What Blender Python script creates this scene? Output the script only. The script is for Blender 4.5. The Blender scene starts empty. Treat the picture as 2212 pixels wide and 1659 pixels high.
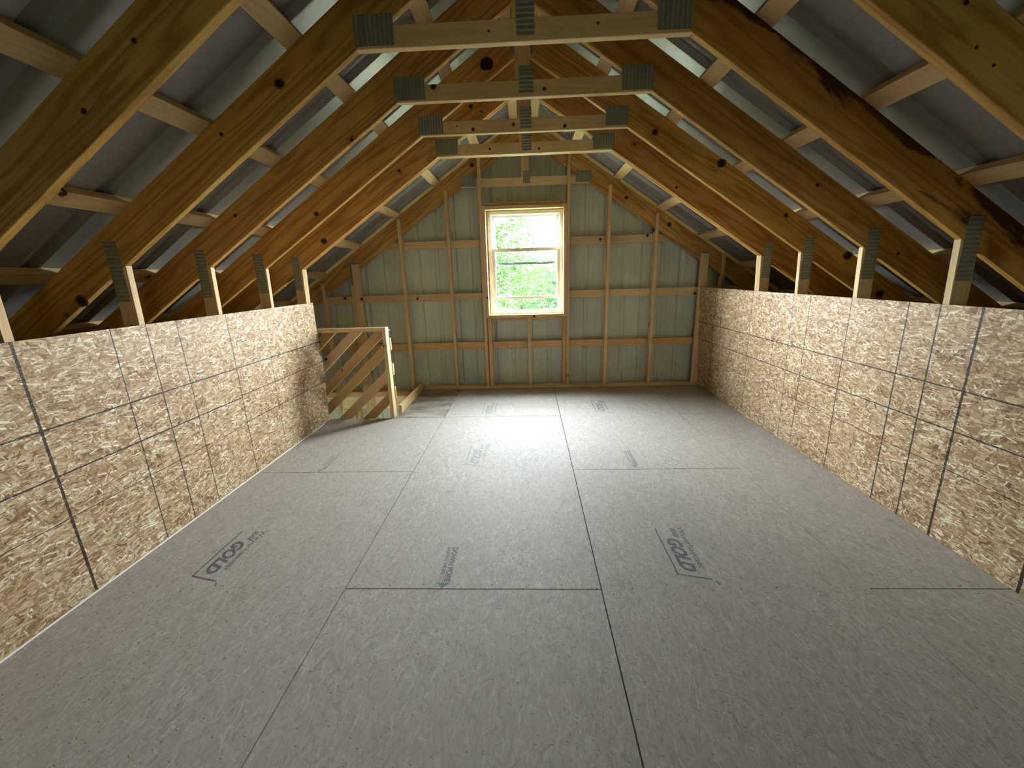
import bpy, bmesh, math, random
from mathutils import Vector, Matrix
random.seed(7)
SC = bpy.context.scene
COL = SC.collection
R = math.radians

# ------------------------------------------------------------------ measurements (metres)
CX = -0.0055                 # ridge line
SL = 0.6667                  # roof slope
TOPZ, BOTZ = 3.160, 2.931    # rafter top / bottom at the ridge line
PITCH = math.atan(SL)
def ztop(x): return TOPZ - SL * abs(x - CX)
def zbot(x): return BOTZ - SL * abs(x - CX)
TH = 0.038
YB, YE = -2.6, 5.31          # rear and far ends of the room
TRUSS_Y = [1.560, 2.155, 2.750, 3.348, 3.900, 3.939, 5.197]

# ------------------------------------------------------------------ small helpers
def link(name, me, mat=None, parent=None, mw=None):
    o = bpy.data.objects.new(name, me)
    COL.objects.link(o)
    if me is not None and mat is not None:
        for m in (mat if isinstance(mat, (list, tuple)) else [mat]):
            me.materials.append(m)
    if parent is not None: o.parent = parent
    if mw is not None: o.matrix_world = mw
    return o

def tag(o, label=None, cat=None, group=None, kind=None):
    if label: o['label'] = label
    if cat: o['category'] = cat
    if group: o['group'] = group
    if kind: o['kind'] = kind
    return o

def thing(name, label, cat, loc=(0, 0, 0), group=None):
    o = bpy.data.objects.new(name, None)
    COL.objects.link(o); o.location = loc; o.empty_display_size = 0.1
    return tag(o, label, cat, group)

def bm_mesh(bm, name='m', smooth=False):
    bmesh.ops.recalc_face_normals(bm, faces=bm.faces)
    me = bpy.data.meshes.new(name); bm.to_mesh(me); bm.free()
    if smooth:
        for p in me.polygons: p.use_smooth = True
    return me

def prism(name, pts, plane, lo, hi, ang, mat, parent=None, bev=0.0025):
    """A board: 2D outline pts in a world plane ('xz','yz','xy'), extruded lo..hi on the third axis.
    The mesh is stored with local X along the grain (angle ang in the plane), local Z along the thickness."""
    cx = sum(p[0] for p in pts) / len(pts); cy = sum(p[1] for p in pts) / len(pts)
    ca, sa = math.cos(ang), math.sin(ang)
    if plane == 'xz':
        e1, e2, n = Vector((1, 0, 0)), Vector((0, 0, 1)), Vector((0, -1, 0)); s = -1
        org = Vector((cx, (lo + hi) / 2, cy))
    elif plane == 'yz':
        e1, e2, n = Vector((0, 1, 0)), Vector((0, 0, 1)), Vector((1, 0, 0)); s = 1
        org = Vector(((lo + hi) / 2, cx, cy))
    else:
        e1, e2, n = Vector((1, 0, 0)), Vector((0, 1, 0)), Vector((0, 0, 1)); s = 1
        org = Vector((cx, cy, (lo + hi) / 2))
    ax = e1 * ca + e2 * sa; ay = -e1 * sa + e2 * ca
    az = ax.cross(ay)
    M = Matrix((ax, ay, az)).transposed().to_4x4(); M.translation = org
    h = (hi - lo) / 2
    bm = bmesh.new()
    loc = [((x - cx) * ca + (y - cy) * sa, -(x - cx) * sa + (y - cy) * ca) for x, y in pts]
    a = [bm.verts.new((u, v, -h)) for u, v in loc]
    b = [bm.verts.new((u, v, h)) for u, v in loc]
    bm.faces.new(a[::-1]); bm.faces.new(b)
    k = len(pts)
    for i in range(k): bm.faces.new((a[i], a[(i + 1) % k], b[(i + 1) % k], b[i]))
    bmesh.ops.recalc_face_normals(bm, faces=bm.faces)
    if bev: bmesh.ops.bevel(bm, geom=bm.edges[:], offset=bev, segments=1, affect='EDGES', clamp_overlap=True)
    me = bm_mesh(bm, name)
    o = link(name, me, mat)
    if parent is not None:
        o.parent = parent
        o.matrix_parent_inverse = Matrix.Identity(4)
        o.matrix_local = parent_world(parent).inverted() @ M
    else:
        o.matrix_world = M
    return o

def parent_world(p):
    m = p.matrix_basis.copy()
    q = p.parent
    while q is not None:
        m = q.matrix_basis @ m; q = q.parent
    return m

def box(name, x0, x1, y0, y1, z0, z1, mat, parent=None, grain='x', bev=0.0025):
    if grain == 'x': return prism(name, [(x0, z0), (x1, z0), (x1, z1), (x0, z1)], 'xz', y0, y1, 0, mat, parent, bev)
    if grain == 'z': return prism(name, [(x0, z0), (x1, z0), (x1, z1), (x0, z1)], 'xz', y0, y1, R(90), mat, parent, bev)
    return prism(name, [(y0, z0), (y1, z0), (y1, z1), (y0, z1)], 'yz', x0, x1, 0, mat, parent, bev)

def copy_tree(o, parent=None):
    c = o.copy(); COL.objects.link(c)
    if parent is not None: c.parent = parent
    for ch in list(o.children): copy_tree(ch, c)
    return c

# ------------------------------------------------------------------ materials
class N:
    def __init__(s, name):
        s.m = bpy.data.materials.new(name); s.m.use_nodes = True
        s.t = s.m.node_tree; s.t.nodes.clear()
        s.out = s.t.nodes.new('ShaderNodeOutputMaterial')
    def n(s, ty, ins=None, **kw):
        x = s.t.nodes.new(ty)
        for k, v in kw.items(): setattr(x, k, v)
        if ins:
            for k, v in ins.items(): s.set(x.inputs[k], v)
        return x
    def set(s, sock, v):
        if isinstance(v, bpy.types.NodeSocket): s.t.links.new(v, sock)
        elif isinstance(v, bpy.types.Node): s.t.links.new(v.outputs[0], sock)
        else: sock.default_value = v
    def math(s, op, a, b=None, c=None, clamp=False):
        x = s.n('ShaderNodeMath', operation=op, use_clamp=clamp)
        s.set(x.inputs[0], a)
        if b is not None: s.set(x.inputs[1], b)
        if c is not None: s.set(x.inputs[2], c)
        return x.outputs[0]
    def mix(s, f, a, b, blend='MIX'):
        x = s.n('ShaderNodeMix', data_type='RGBA', blend_type=blend, clamp_factor=True)
        s.set(x.inputs[0], f)
        s.set(x.inputs[6], a if not isinstance(a, tuple) else (*a, 1)); s.set(x.inputs[7], b if not isinstance(b, tuple) else (*b, 1))
        return x.outputs[2]
    def noise(s, vec, scale, detail=3, rough=.55, dist=0.0):
        x = s.n('ShaderNodeTexNoise', {'Vector': vec, 'Scale': scale, 'Detail': detail, 'Roughness': rough, 'Distortion': dist})
        return x.outputs[0]
    def ramp(s, f, stops, interp='LINEAR'):
        x = s.n('ShaderNodeValToRGB'); x.color_ramp.interpolation = interp
        e = x.color_ramp.elements
        while len(e) < len(stops): e.new(.5)
        for el, (p, c) in zip(e, stops):
            el.position = p; el.color = (*c, 1) if isinstance(c, tuple) else (c, c, c, 1)
        s.set(x.inputs[0], f); return x.outputs[0]
    def mapping(s, vec, loc=(0, 0, 0), rot=(0, 0, 0), scale=(1, 1, 1)):
        x = s.n('ShaderNodeMapping'); s.set(x.inputs[0], vec)
        x.inputs[1].default_value = loc; x.inputs[2].default_value = rot; x.inputs[3].default_value = scale
        return x.outputs[0]
    def bsdf(s, color, rough=.7, metal=0.0, spec=.3, bump=None, bstr=.2, bdist=.002):
        b = s.n('ShaderNodeBsdfPrincipled')
        s.set(b.inputs['Base Color'], color if not isinstance(color, tuple) else (*color, 1))
        s.set(b.inputs['Roughness'], rough); s.set(b.inputs['Metallic'], metal)
        s.set(b.inputs['Specular IOR Level'], spec)
        if bump is not None:
            u = s.n('ShaderNodeBump', {'Height': bump, 'Strength': bstr, 'Distance': bdist})
            s.set(b.inputs['Normal'], u)
        s.t.links.new(b.outputs[0], s.out.inputs[0])
        return s.m

def lumber(name, light, dark, ring=(.30, .13, .03), knots=.35, tone=.25, stain=0.0, rough=.6, rw=.55):
    s = N(name)
    tc = s.n('ShaderNodeTexCoord').outputs['Object']
    oi = s.n('ShaderNodeObjectInfo').outputs['Random']
    off = s.n('ShaderNodeCombineXYZ', {0: s.math('MULTIPLY', oi, 37.0), 1: s.math('MULTIPLY', oi, 91.0), 2: s.math('MULTIPLY', oi, 13.0)})
    v = s.n('ShaderNodeVectorMath', {0: tc, 1: off.outputs[0]}, operation='ADD').outputs[0]
    # knots (in the board's face plane)
    flat = s.mapping(v, scale=(3.2, 3.2, 0.0))
    vo = s.n('ShaderNodeTexVoronoi', {'Vector': flat, 'Scale': 1.0}, voronoi_dimensions='2D')
    d, vc = vo.outputs['Distance'], vo.outputs['Color']
    sep = s.n('ShaderNodeSeparateColor', {0: vc})
    has = s.math('LESS_THAN', sep.outputs[0], knots)
    rad = s.math('MULTIPLY_ADD', sep.outputs[1], .045, .018)
    dn = s.math('ADD', d, s.math('MULTIPLY_ADD', s.noise(v, 45, 2), .03, -.015))
    kn = s.math('MULTIPLY', has, s.math('SUBTRACT', 1.0, s.n('ShaderNodeMapRange', {0: dn, 1: s.math('MULTIPLY', rad, .75), 2: rad, 3: 0.0, 4: 1.0}).outputs[0]))
    halo = s.math('MULTIPLY', has, s.math('SUBTRACT', 1.0, s.n('ShaderNodeMapRange', {0: dn, 1: rad, 2: s.math('MULTIPLY', rad, 3.2), 3: 0.0, 4: 1.0}).outputs[0]))
    # rings: long streaks bending round the knots
    g = s.mapping(v, scale=(.55, 7.0, 9.0))
    base = s.noise(g, 1.0, 3, .5)
    ph = s.math('ADD', s.math('MULTIPLY', base, 16.0), s.math('MULTIPLY', halo, 2.2))
    sy = s.n('ShaderNodeSeparateXYZ', {0: v}).outputs[1]
    ph = s.math('ADD', ph, s.math('MULTIPLY', sy, 26.0))
    rings = s.math('MULTIPLY_ADD', s.math('SINE', s.math('MULTIPLY', ph, 3.1)), .5, .5)
    rings = s.math('POWER', rings, 2.2)
    fine = s.noise(s.mapping(v, scale=(3.0, 120.0, 120.0)), 1.0, 2, .6)
    blot = s.noise(s.mapping(v, scale=(1.3, 5, 5)), 1.0, 3, .6)
    c = s.mix(s.math('MULTIPLY', rings, rw), light, dark)
    c = s.mix(s.ramp(fine, [(.35, 0.0), (.7, .35)]), c, dark)
    c = s.mix(s.ramp(blot, [(.4, 0.0), (.75, tone * 1.6)]), c, ring)
    c = s.mix(s.math('MULTIPLY', halo, .55), c, ring)
    c = s.mix(kn, c, (.035, .012, .006))
    # board to board tone
    hv = s.n('ShaderNodeHueSaturation', {'Hue': s.math('MULTIPLY_ADD', oi, .014, .493), 'Saturation': 1.0, 'Value': s.math('MULTIPLY_ADD', s.math('FRACT', s.math('MULTIPLY', oi, 7.3)), tone, 1 - tone * .6), 'Color': c})
    c = hv.outputs[0]
    if stain:
        m1 = s.noise(s.mapping(v, loc=(3, 1, 0), scale=(1.5, 6, 3)), 1.0, 5, .65, .6)
        m1 = s.math('ADD', m1, s.math('MULTIPLY', s.n('ShaderNodeSeparateXYZ', {0: tc}).outputs[1], 1.7))
        c = s.mix(s.ramp(m1, [(.56, 0.0), (.64, .88)]), c, (.040, .017, .006))
    return s.bsdf(c, rough, 0, .25, bump=fine, bstr=.18, bdist=.0012)

M_RAFTER = lumber('rafter_pine', (.70, .41, .115), (.40, .185, .035), (.24, .085, .012), .05, .30, rw=.80)
M_RAFTER_ST = lumber('rafter_pine_stained', (.64, .36, .09), (.40, .18, .03), (.26, .09, .013), .03, .15, stain=.55, rw=.75)
M_STUD = lumber('spruce_stud', (.73, .545, .30), (.59, .40, .19), (.47, .28, .105), .25, .2)
M_GIRT = lumber('spruce_girt', (.66, .45, .20), (.52, .32, .11), (.44, .22, .06), .40, .28)
M_PALE = lumber('fresh_pine', (.86, .72, .46), (.74, .57, .31), (.66, .46, .2), .20, .10)
M_YELLOW = lumber('yellow_pine_block', (.93, .80, .40), (.84, .66, .26), (.7, .5, .15), .05, .08)
M_PURLIN = lumber('purlin_pine', (.64, .485, .255), (.50, .355, .165), (.44, .26, .10), .22, .2)

PAL = [(0.0, 0), (.20, 1), (.50, 2), (.80, 3), (1.0, 4)]
def osb(name, cols, dark, contrast=1.0, flake=1.0, axes='yz', sheetnoise=.3, lines=None, dots=None, speck=.35, bstr=.3, stretch=1.0):
    """Strand board: stacked layers of random long flakes. axes says which two world axes lie in the board."""
    s = N(name)
    tc = s.n('ShaderNodeTexCoord').outputs['Object']
    sx = s.n('ShaderNodeSeparateXYZ', {0: tc})
    a, b = {'yz': (1, 2), 'xy': (0, 1)}[axes]
    U, V = sx.outputs[a], sx.outputs[b]
    uv = s.n('ShaderNodeCombineXYZ', {0: V if axes == 'xy' else U, 1: U if axes == 'xy' else V, 2: 0.0}).outputs[0]
    w = s.n('ShaderNodeTexNoise', {'Vector': uv, 'Scale': 9.0, 'Detail': 2.0}).outputs[1]
    w = s.n('ShaderNodeVectorMath', {0: w, 1: (.5, .5, .5)}, operation='SUBTRACT').outputs[0]
    w = s.n('ShaderNodeVectorMath', {0: w, 'Scale': .014}, operation='SCALE').outputs[0]
    uvw = s.n('ShaderNodeVectorMath', {0: uv, 1: w}, operation='ADD').outputs[0]
    base0 = s.noise(s.mapping(uvw, scale=(14, 40, 1)), 1.0, 4, .65)
    col = s.ramp(base0, [(.25, cols[0]), (.45, cols[1]), (.6, cols[2]), (.8, cols[1])])
    height = s.noise(s.mapping(uv, rot=(0, 0, R(9)), scale=(24, 95, 1)), 1.0, 1, .5)
    palette = [(p, cols[j]) for p, j in PAL]
    layers = [(5.5, 30, 10, .60, -.05), (7, 38, -28, .48, -.06), (7.5, 42, 38, .42, -.12), (13, 60, -8, .36, .04), (14, 78, -58, .32, -.08),
              (9, 85, 16, .26, .10), (24, 100, 66, .28, .02), (17, 130, -14, .30, .06), (30, 150, 4, .30, -.10)]
    gshare = s.math('MULTIPLY_ADD', s.noise(s.mapping(uvw, scale=(40, 170, 1)), 1.0, 2, .7), .80, -.40)
    for i, (L, W, r, share, bias) in enumerate(layers):
        L /= flake; W /= flake / stretch
        # turn the board plane first, then squeeze it, so that the flakes lie along the turned axis
        mv = s.mapping(s.mapping(uvw, loc=(i * 3.71, i * 1.93, 0), rot=(0, 0, R(r))), scale=(L, W, 1))
        vo = s.n('ShaderNodeTexVoronoi', {'Vector': mv, 'Scale': 1.0, 'Randomness': 1.0}, voronoi_dimensions='2D', distance='CHEBYCHEV')
        sc = s.n('ShaderNodeSeparateColor', {0: vo.outputs['Color']})
        pick = s.math('LESS_THAN', sc.outputs[0], share)
        inside = s.math('LESS_THAN', vo.outputs['Distance'], .44)
        msk = s.math('MULTIPLY', pick, inside)
        fc = s.ramp(s.math('ADD', s.math('ADD', sc.outputs[1], bias), gshare), palette)
        edge = s.math('MULTIPLY', msk, s.math('GREATER_THAN', vo.outputs['Distance'], .38))
        col = s.mix(s.math('MULTIPLY', msk, .9 if axes == 'yz' else .72), col, fc)
        col = s.mix(s.math('MULTIPLY', edge, .55 * contrast), col, dark)
    # little dark gaps between strands
    gap = s.noise(s.mapping(uvw, rot=(0, 0, R(12)), scale=(26, 90, 1)), 1.0, 3, .6)
    col = s.mix(s.ramp(gap, [(.60, 0.0), (.70, speck)]), col, dark)
    blot = s.noise(uv, 1.3, 4, .6)
    col = s.mix(s.ramp(blot, [(.35, 0.0), (.75, sheetnoise)]), col, cols[1])
    if lines:
        wob = s.math('MULTIPLY_ADD', s.noise(uv, 34, 3, .7), .006, -.003)
        wid = s.math('MULTIPLY_ADD', s.noise(uv, 60, 3, .7), 1.2, .25)
        tot = None
        for kind, p0, sl, hw, lo, hi in lines:
            if kind == 'v':  # line at U = p0 - sl*V
                d = s.math('SUBTRACT', U, s.math('SUBTRACT', p0, s.math('MULTIPLY', V, sl))); rngv = V
            else:
                d = s.math('SUBTRACT', V, s.math('MULTIPLY_ADD', U, sl, p0)); rngv = U
            d = s.math('ABSOLUTE', s.math('ADD', d, wob))
            mk = s.math('LESS_THAN', d, s.math('MULTIPLY', wid, hw))
            if lo is not None:
                mk = s.math('MULTIPLY', mk, s.math('MULTIPLY', s.math('GREATER_THAN', rngv, lo), s.math('LESS_THAN', rngv, hi)))
            tot = mk if tot is None else s.math('MAXIMUM', tot, mk)
        ink = s.math('MULTIPLY', tot, s.ramp(s.noise(uv, 90, 2, .6), [(.25, .55), (.5, .95)]))
        col = s.mix(ink, col, (.014, .009, .007))
    if dots:   # rows of nail heads: (position of the row across V, spacing along U, radius)
        for v0, per, rad, phs in dots:
            du = s.math('PINGPONG', s.math('ADD', U, phs), per / 2)
            jit = s.math('MULTIPLY_ADD', s.n('ShaderNodeTexWhiteNoise', {1: s.math('FLOOR', s.math('DIVIDE', s.math('ADD', U, phs + per / 2), per))}, noise_dimensions='1D').outputs[0], .03, -.015)
            dv = s.math('ADD', s.math('SUBTRACT', V, v0), jit)
            dd = s.math('SQRT', s.math('ADD', s.math('MULTIPLY', du, du), s.math('MULTIPLY', dv, dv)))
            col = s.mix(s.math('LESS_THAN', dd, rad), col, (.02, .015, .012))
    return s, col, height

def floor_material(name, i):
    greys = [(.275, .235, .20), (.375, .328, .288), (.43, .38, .34), (.475, .425, .382), (.585, .535, .49)]
    s, c, h = osb(name, greys, (.20, .18, .155), .35, .85, 'xy', .35, None,
                  [(1.634, .165, .0040, .03), (1.600, .23, .0036, .09), (2.822, .17, .0033, .05), (2.850, .21, .0033, .02)], .55, .2)
    tc = s.n('ShaderNodeTexCoord').outputs['Object']
    fine = s.noise(tc, 260, 2, .7)
    c = s.mix(s.ramp(fine, [(.3, .5), (.7, 0.0)]), c, greys[0])
    # scattered dark slivers and pin holes
    pv = s.n('ShaderNodeTexVoronoi', {'Vector': s.mapping(s.mapping(tc, rot=(0, 0, R(25))), scale=(22, 75, 0)), 'Scale': 1.0}, voronoi_dimensions='2D')
    pc = s.n('ShaderNodeSeparateColor', {0: pv.outputs['Color']})
    c = s.mix(s.math('MULTIPLY', s.math('LESS_THAN', s.math('ADD', pv.outputs['Distance'], s.math('MULTIPLY_ADD', fine, .2, -.1)), .13), s.math('LESS_THAN', pc.outputs[0], .10)), c, (.17, .145, .12))
    sheet = s.noise(s.mapping(tc, loc=(i * 3.1, 0, 0)), .9, 3, .6)
    c = s.mix(s.ramp(sheet, [(.35, 0.0), (.7, .30)]), c, (.34, .30, .265))
    if i == 3: c = s.mix(s.ramp(s.noise(s.mapping(tc, scale=(3, 7, 1)), 1.0, 4, .6), [(.40, 0.0), (.60, .75)]), c, (.17, .135, .095))
    return s.bsdf(c, s.math('MULTIPLY_ADD', sheet, .14, .62), 0, .16, bump=h, bstr=.12, bdist=.0012)

OSBC = [(.17, .075, .032), (.36, .22, .115), (.52, .365, .205), (.66, .52, .33), (.92, .85, .66)]
def wall_material(name, lines):
    s, c, h = osb(name, OSBC, (.10, .045, .02), 1.0, 1.0, 'yz', .20, lines, None, .65, .3)
    return s.bsdf(c, .55, 0, .3, bump=h, bstr=.22, bdist=.0015)

def metal(name, col, rough=.42, metallic=.55, spangle=.12, spec=.35):
    s = N(name)
    tc = s.n('ShaderNodeTexCoord').outputs['Object']
    v = s.n('ShaderNodeTexVoronoi', {'Vector': tc, 'Scale': 110.0}).outputs['Color']
    g = s.n('ShaderNodeSeparateColor', {0: v}).outputs[0]
    big = s.noise(tc, 1.6, 3, .6)
    dk = tuple(x * .62 for x in col)
    c = s.mix(s.math('MULTIPLY', g, spangle * 2), col, dk)
    c = s.mix(s.ramp(big, [(.4, 0.0), (.75, .35)]), c, dk)
    return s.bsdf(c, s.math('MULTIPLY_ADD', g, .12, rough), metallic, spec)

M_WALLMETAL = metal('painted_metal_backing', (.62, .655, .54), .66, 0.0)
M_ROOFMETAL = metal('bare_roof_metal', (.215, .205, .195), .34, .12, .06, .85)
M_CONC = N('concrete'); M_CONC = M_CONC.bsdf(M_CONC.mix(M_CONC.noise(M_CONC.n('ShaderNodeTexCoord').outputs['Object'], 3, 5), (.42, .41, .39), (.55, .54, .51)), .8)
M_GRASS = N('lawn'); M_GRASS = M_GRASS.bsdf(M_GRASS.mix(M_GRASS.noise(M_GRASS.n('ShaderNodeTexCoord').outputs['Object'], 6, 5), (.06, .082, .035), (.11, .13, .06)), .9)
M_SEAM = N('dark_seam'); M_SEAM = M_SEAM.bsdf((.05, .042, .035), .9)
M_LIGHT_GAP = N('light_gap_white'); M_LIGHT_GAP = M_LIGHT_GAP.bsdf((.85, .84, .80), .6)  # white that stands for daylight leaking under the left knee wall

def plate_material():
    s = N('galvanised_plate')
    tc = s.n('ShaderNodeTexCoord').outputs['Object']
    x = s.n('ShaderNodeSeparateXYZ', {0: tc})
    n = s.noise(tc, 24, 2)
    row = s.math('PINGPONG', x.outputs[0], .0105)
    slot = s.math('LESS_THAN', s.math('ADD', row, s.math('MULTIPLY_ADD', n, .004, -.002)), .0038)
    alt = s.math('PINGPONG', s.math('ADD', x.outputs[1], s.math('MULTIPLY', s.math('FLOOR', s.math('DIVIDE', x.outputs[0], .021)), .006)), .006)
    slot2 = s.math('MULTIPLY', slot, s.math('GREATER_THAN', alt, .0016))
    c = s.mix(s.math('MULTIPLY', slot2, .55), (.32, .34, .28), (.09, .09, .07))
    return s.bsdf(c, .45, .6, .5)
M_PLATE = plate_material()

def simple(name, col, rough=.5, metal_=0.0, spec=.4):
    s = N(name); return s.bsdf(col, rough, metal_, spec)
M_VINYL = simple('almond_vinyl', (.66, .62, .53), .4)
M_WHITE = simple('white_vinyl', (.70, .73, .73), .4)
M_NAIL = simple('nail_steel', (.12, .11, .10), .4, .8)
M_BARK = simple('bark', (.10, .08, .06), .9)
def glass():
    s = N('window_glass')
    fr = s.n('ShaderNodeFresnel', {'IOR': 1.45})
    tr = s.n('ShaderNodeBsdfTransparent', {'Color': (.93, .96, .95, 1)})
    gl = s.n('ShaderNodeBsdfGlossy', {'Roughness': .02})
    mx = s.n('ShaderNodeMixShader', {0: s.math('MULTIPLY', fr.outputs[0], .8), 1: tr.outputs[0], 2: gl.outputs[0]})
    s.t.links.new(mx.outputs[0], s.out.inputs[0]); return s.m
M_GLASS = glass()
def leaf(name, a, b):
    s = N(name)
    oi = s.noise(s.n('ShaderNodeTexCoord').outputs['Object'], 2.2, 3)
    c = s.mix(oi, a, b)
    d = s.n('ShaderNodeBsdfDiffuse', {'Color': c}); t = s.n('ShaderNodeBsdfTranslucent', {'Color': c})
    mx = s.n('ShaderNodeMixShader', {0: .3, 1: d.outputs[0], 2: t.outputs[0]})
    s.t.links.new(mx.outputs[0], s.out.inputs[0]); return s.m
M_LEAF = leaf('leaf_green', (.024, .052, .017), (.050, .086, .028))
M_LEAF2 = leaf('leaf_dark_green', (.018, .042, .020), (.036, .068, .030))

M_KNOT = simple('dark_knot', (.020, .008, .004), .7); M_HALO = simple('knot_ring', (.22, .085, .016), .7)
def add_knots(o, y, lst, seed=3):
    """Dark loose knots let into a board's near face (world x, z, radius)."""
    rnd = random.Random(seed)
    inv = parent_world(o).inverted() if o.parent is None else (parent_world(o)).inverted()
    me = o.data; me.materials.append(M_KNOT); me.materials.append(M_HALO)
    bm = bmesh.new(); bm.from_mesh(me)
    for x, z, r in lst:
        n = 11; a0 = rnd.random() * 6; e = rnd.uniform(.75, 1.0)
        if .007 < r < .03:
            h = bm.faces.new([bm.verts.new(inv @ Vector((x + r * 1.45 * math.cos(k * math.pi / 7) * rnd.uniform(.85, 1.1), y - .0003, z + r * 1.35 * math.sin(k * math.pi / 7) * rnd.uniform(.85, 1.1)))) for k in range(14)])
            h.material_index = 2
        vs = [bm.verts.new(inv @ Vector((x + r * math.cos(a0 + k * 2 * math.pi / n) * rnd.uniform(.82, 1.06), y - .0006, z + e * r * math.sin(a0 + k * 2 * math.pi / n) * rnd.uniform(.82, 1.06)))) for k in range(n)]
        f = bm.faces.new(vs); f.material_index = 1
    bm.to_mesh(me); bm.free()

# ------------------------------------------------------------------ camera
cam = bpy.data.cameras.new('camera'); co = bpy.data.objects.new('camera', cam); COL.objects.link(co)
F, PI_, YA, RO, CH = 886.12, R(14.867), R(-2.481), R(-1.694), 1.4301
cam.sensor_width = 36.0; cam.lens = F * 36.0 / 2212; cam.clip_start = .02
fwd = Vector((math.sin(YA) * math.cos(PI_), math.cos(YA) * math.cos(PI_), -math.sin(PI_)))
rt = Vector((math.cos(YA), -math.sin(YA), 0)); up = rt.cross(fwd)
r2 = rt * math.cos(RO) + up * math.sin(RO); u2 = -rt * math.sin(RO) + up * math.cos(RO)
mm = Matrix((r2, u2, -fwd)).transposed().to_4x4(); mm.translation = (0, 0, CH)
co.matrix_world = mm
SC.camera = co

# ------------------------------------------------------------------ floor (sheets over dark underlay, stair opening at far left)
XL0, XR0 = -2.1222, 2.1502        # foot of the knee walls
OPX, OPY = -1.395, 4.062          # corner of the stair opening
def slab(name, rects, z0, z1, mat, parent=None):
    bm = bmesh.new()
    for x0, x1, y0, y1 in rects:
        vs = [bm.verts.new(p) for p in ((x0, y0, z0), (x1, y0, z0), (x1, y1, z0), (x0, y1, z0), (x0, y0, z1), (x1, y0, z1), (x1, y1, z1), (x0, y1, z1))]
        for f in ((0, 1, 2, 3), (4, 5, 6, 7), (0, 1, 5, 4), (1, 2, 6, 5), (2, 3, 7, 6), (3, 0, 4, 7)): bm.faces.new([vs[i] for i in f])
    return link(name, bm_mesh(bm, name), mat, parent)
floor = slab('floor', [(-3.30, 3.30, YB, OPY - .002), (OPX + .002, 3.30, OPY - .002, 5.26), (-3.30, -3.0, OPY - .002, 5.26)], -.06, -.0185, M_SEAM)
tag(floor, kind='structure')
L1, L2, L3 = -.8999, .3193, 1.5385
g = .0028
sheets = []
def cols(x0, x1, cuts):
    for a, b in zip(cuts[:-1], cuts[1:]): sheets.append((x0 + g, x1 - g, a + g, b - g))
cols(-2.119, L1, [YB, -2.04, .396, 2.834, OPY + .004])
sheets.append((OPX, L1 - g, OPY + .004 + g, 5.25))
cols(L1, L2, [YB, -.822, 1.618, 4.066, 5.25])
cols(L2, L3, [YB, -2.04, .396, 2.834, 5.25])
cols(L3, 2.153, [YB, -.812, 1.627, 4.074, 5.25])
fm = [floor_material('subfloor_strand_%d' % i, i) for i in range(4)]
for i, (x0, x1, y0, y1) in enumerate(sheets):
    o = slab('subfloor_sheet', [(x0, x1, y0, y1)], -.018, 0.0, fm[3 if x0 == OPX else (i * 2 + i // 3) % 3], floor)
# dusty old stain on the cut piece beside the stair opening
# ------------------------------------------------------------------ stencilled marks on the sheets
def ink(name, col): 
    s = N(name)
    tc = s.n('ShaderNodeTexCoord').outputs['Object']
    n = s.noise(tc, 130, 3, .7)
    b = s.n('ShaderNodeBsdfPrincipled', {'Base Color': (*col, 1), 'Roughness': .7})
    tr = s.n('ShaderNodeBsdfTransparent')
    mx = s.n('ShaderNodeMixShader', {0: s.ramp(n, [(.34, .08), (.52, .92)]), 1: tr.outputs[0], 2: b.outputs[0]})
    s.t.links.new(mx.outputs[0], s.out.inputs[0]); return s.m
INK = ink('ink_fresh', (.095, .108, .118)); INK2 = ink('ink_worn', (.17, .175, .18)); INK3 = ink('ink_faint', (.26, .26, .26))
def text_tris(body, size, shear=0.0, bold=0.0, width=None):
    cu = bpy.data.curves.new('t', 'FONT'); cu.body = body; cu.size = size; cu.shear = shear; cu.offset = bold
    o = bpy.data.objects.new('t', cu); COL.objects.link(o)
    bpy.context.view_layer.update()
    me = bpy.data.meshes.new_from_object(o.evaluated_get(bpy.context.evaluated_depsgraph_get()))
    vs = [v.co.copy() for v in me.vertices]; fs = [tuple(p.vertices) for p in me.polygons]
    bpy.data.objects.remove(o); bpy.data.curves.remove(cu); bpy.data.meshes.remove(me)
    x0 = min(v.x for v in vs); x1 = max(v.x for v in vs)
    k = (width / (x1 - x0)) if width else 1
    return [((v.x - x0) * k, v.y) for v in vs], fs
def stamp(name, parts, ox, oy, mat):
    """parts: (verts2d, faces, u, v). u runs towards the camera (-y), v towards +x."""
    bm = bmesh.new()
    for vs, fs, u, v in parts:
        bv = [bm.verts.new((ox + v + q, oy - (u + p), .0007)) for p, q in vs]
        for f in fs:
            try: bm.faces.new([bv[i] for i in f])
            except ValueError: pass
    me = bm_mesh(bm, name)
    for p in me.polygons: pass
    o = link(name, me, mat, floor); return o
def quad(u0, v0, u1, v1, w):
    d = Vector((u1 - u0, v1 - v0)).normalized(); n = Vector((-d.y, d.x)) * w / 2
    return ([(u0 + n.x, v0 + n.y), (u1 + n.x, v1 + n.y), (u1 - n.x, v1 - n.y), (u0 - n.x, v0 - n.y)], [(0, 1, 2, 3)], 0, 0)
T_GOLD = text_tris('GOLD', .094, .42, .0045, .262)
T_EDGE = text_tris('EDGE', .036, .40, .0016, .092)
T_WEY = text_tris('Weyerhaeuser', .046, 0, .0004, .345)
def gold(ox, oy, mat, wey=True):
    # origin = far end of the underline
    P = [quad(0, 0, .380, 0, .0085), quad(.376, -.002, .412, .150, .0085), quad(.424, .160, .448, .172, .008),
         (*T_EDGE, .0, .082), (*T_GOLD, .098, .034)]
    if wey: P.append((*T_WEY, -.005, .122))
    stamp('printed_mark', P, ox, oy, mat)
gold(.7065, 2.096, INK); gold(-1.7245, 2.079, INK)
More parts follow.
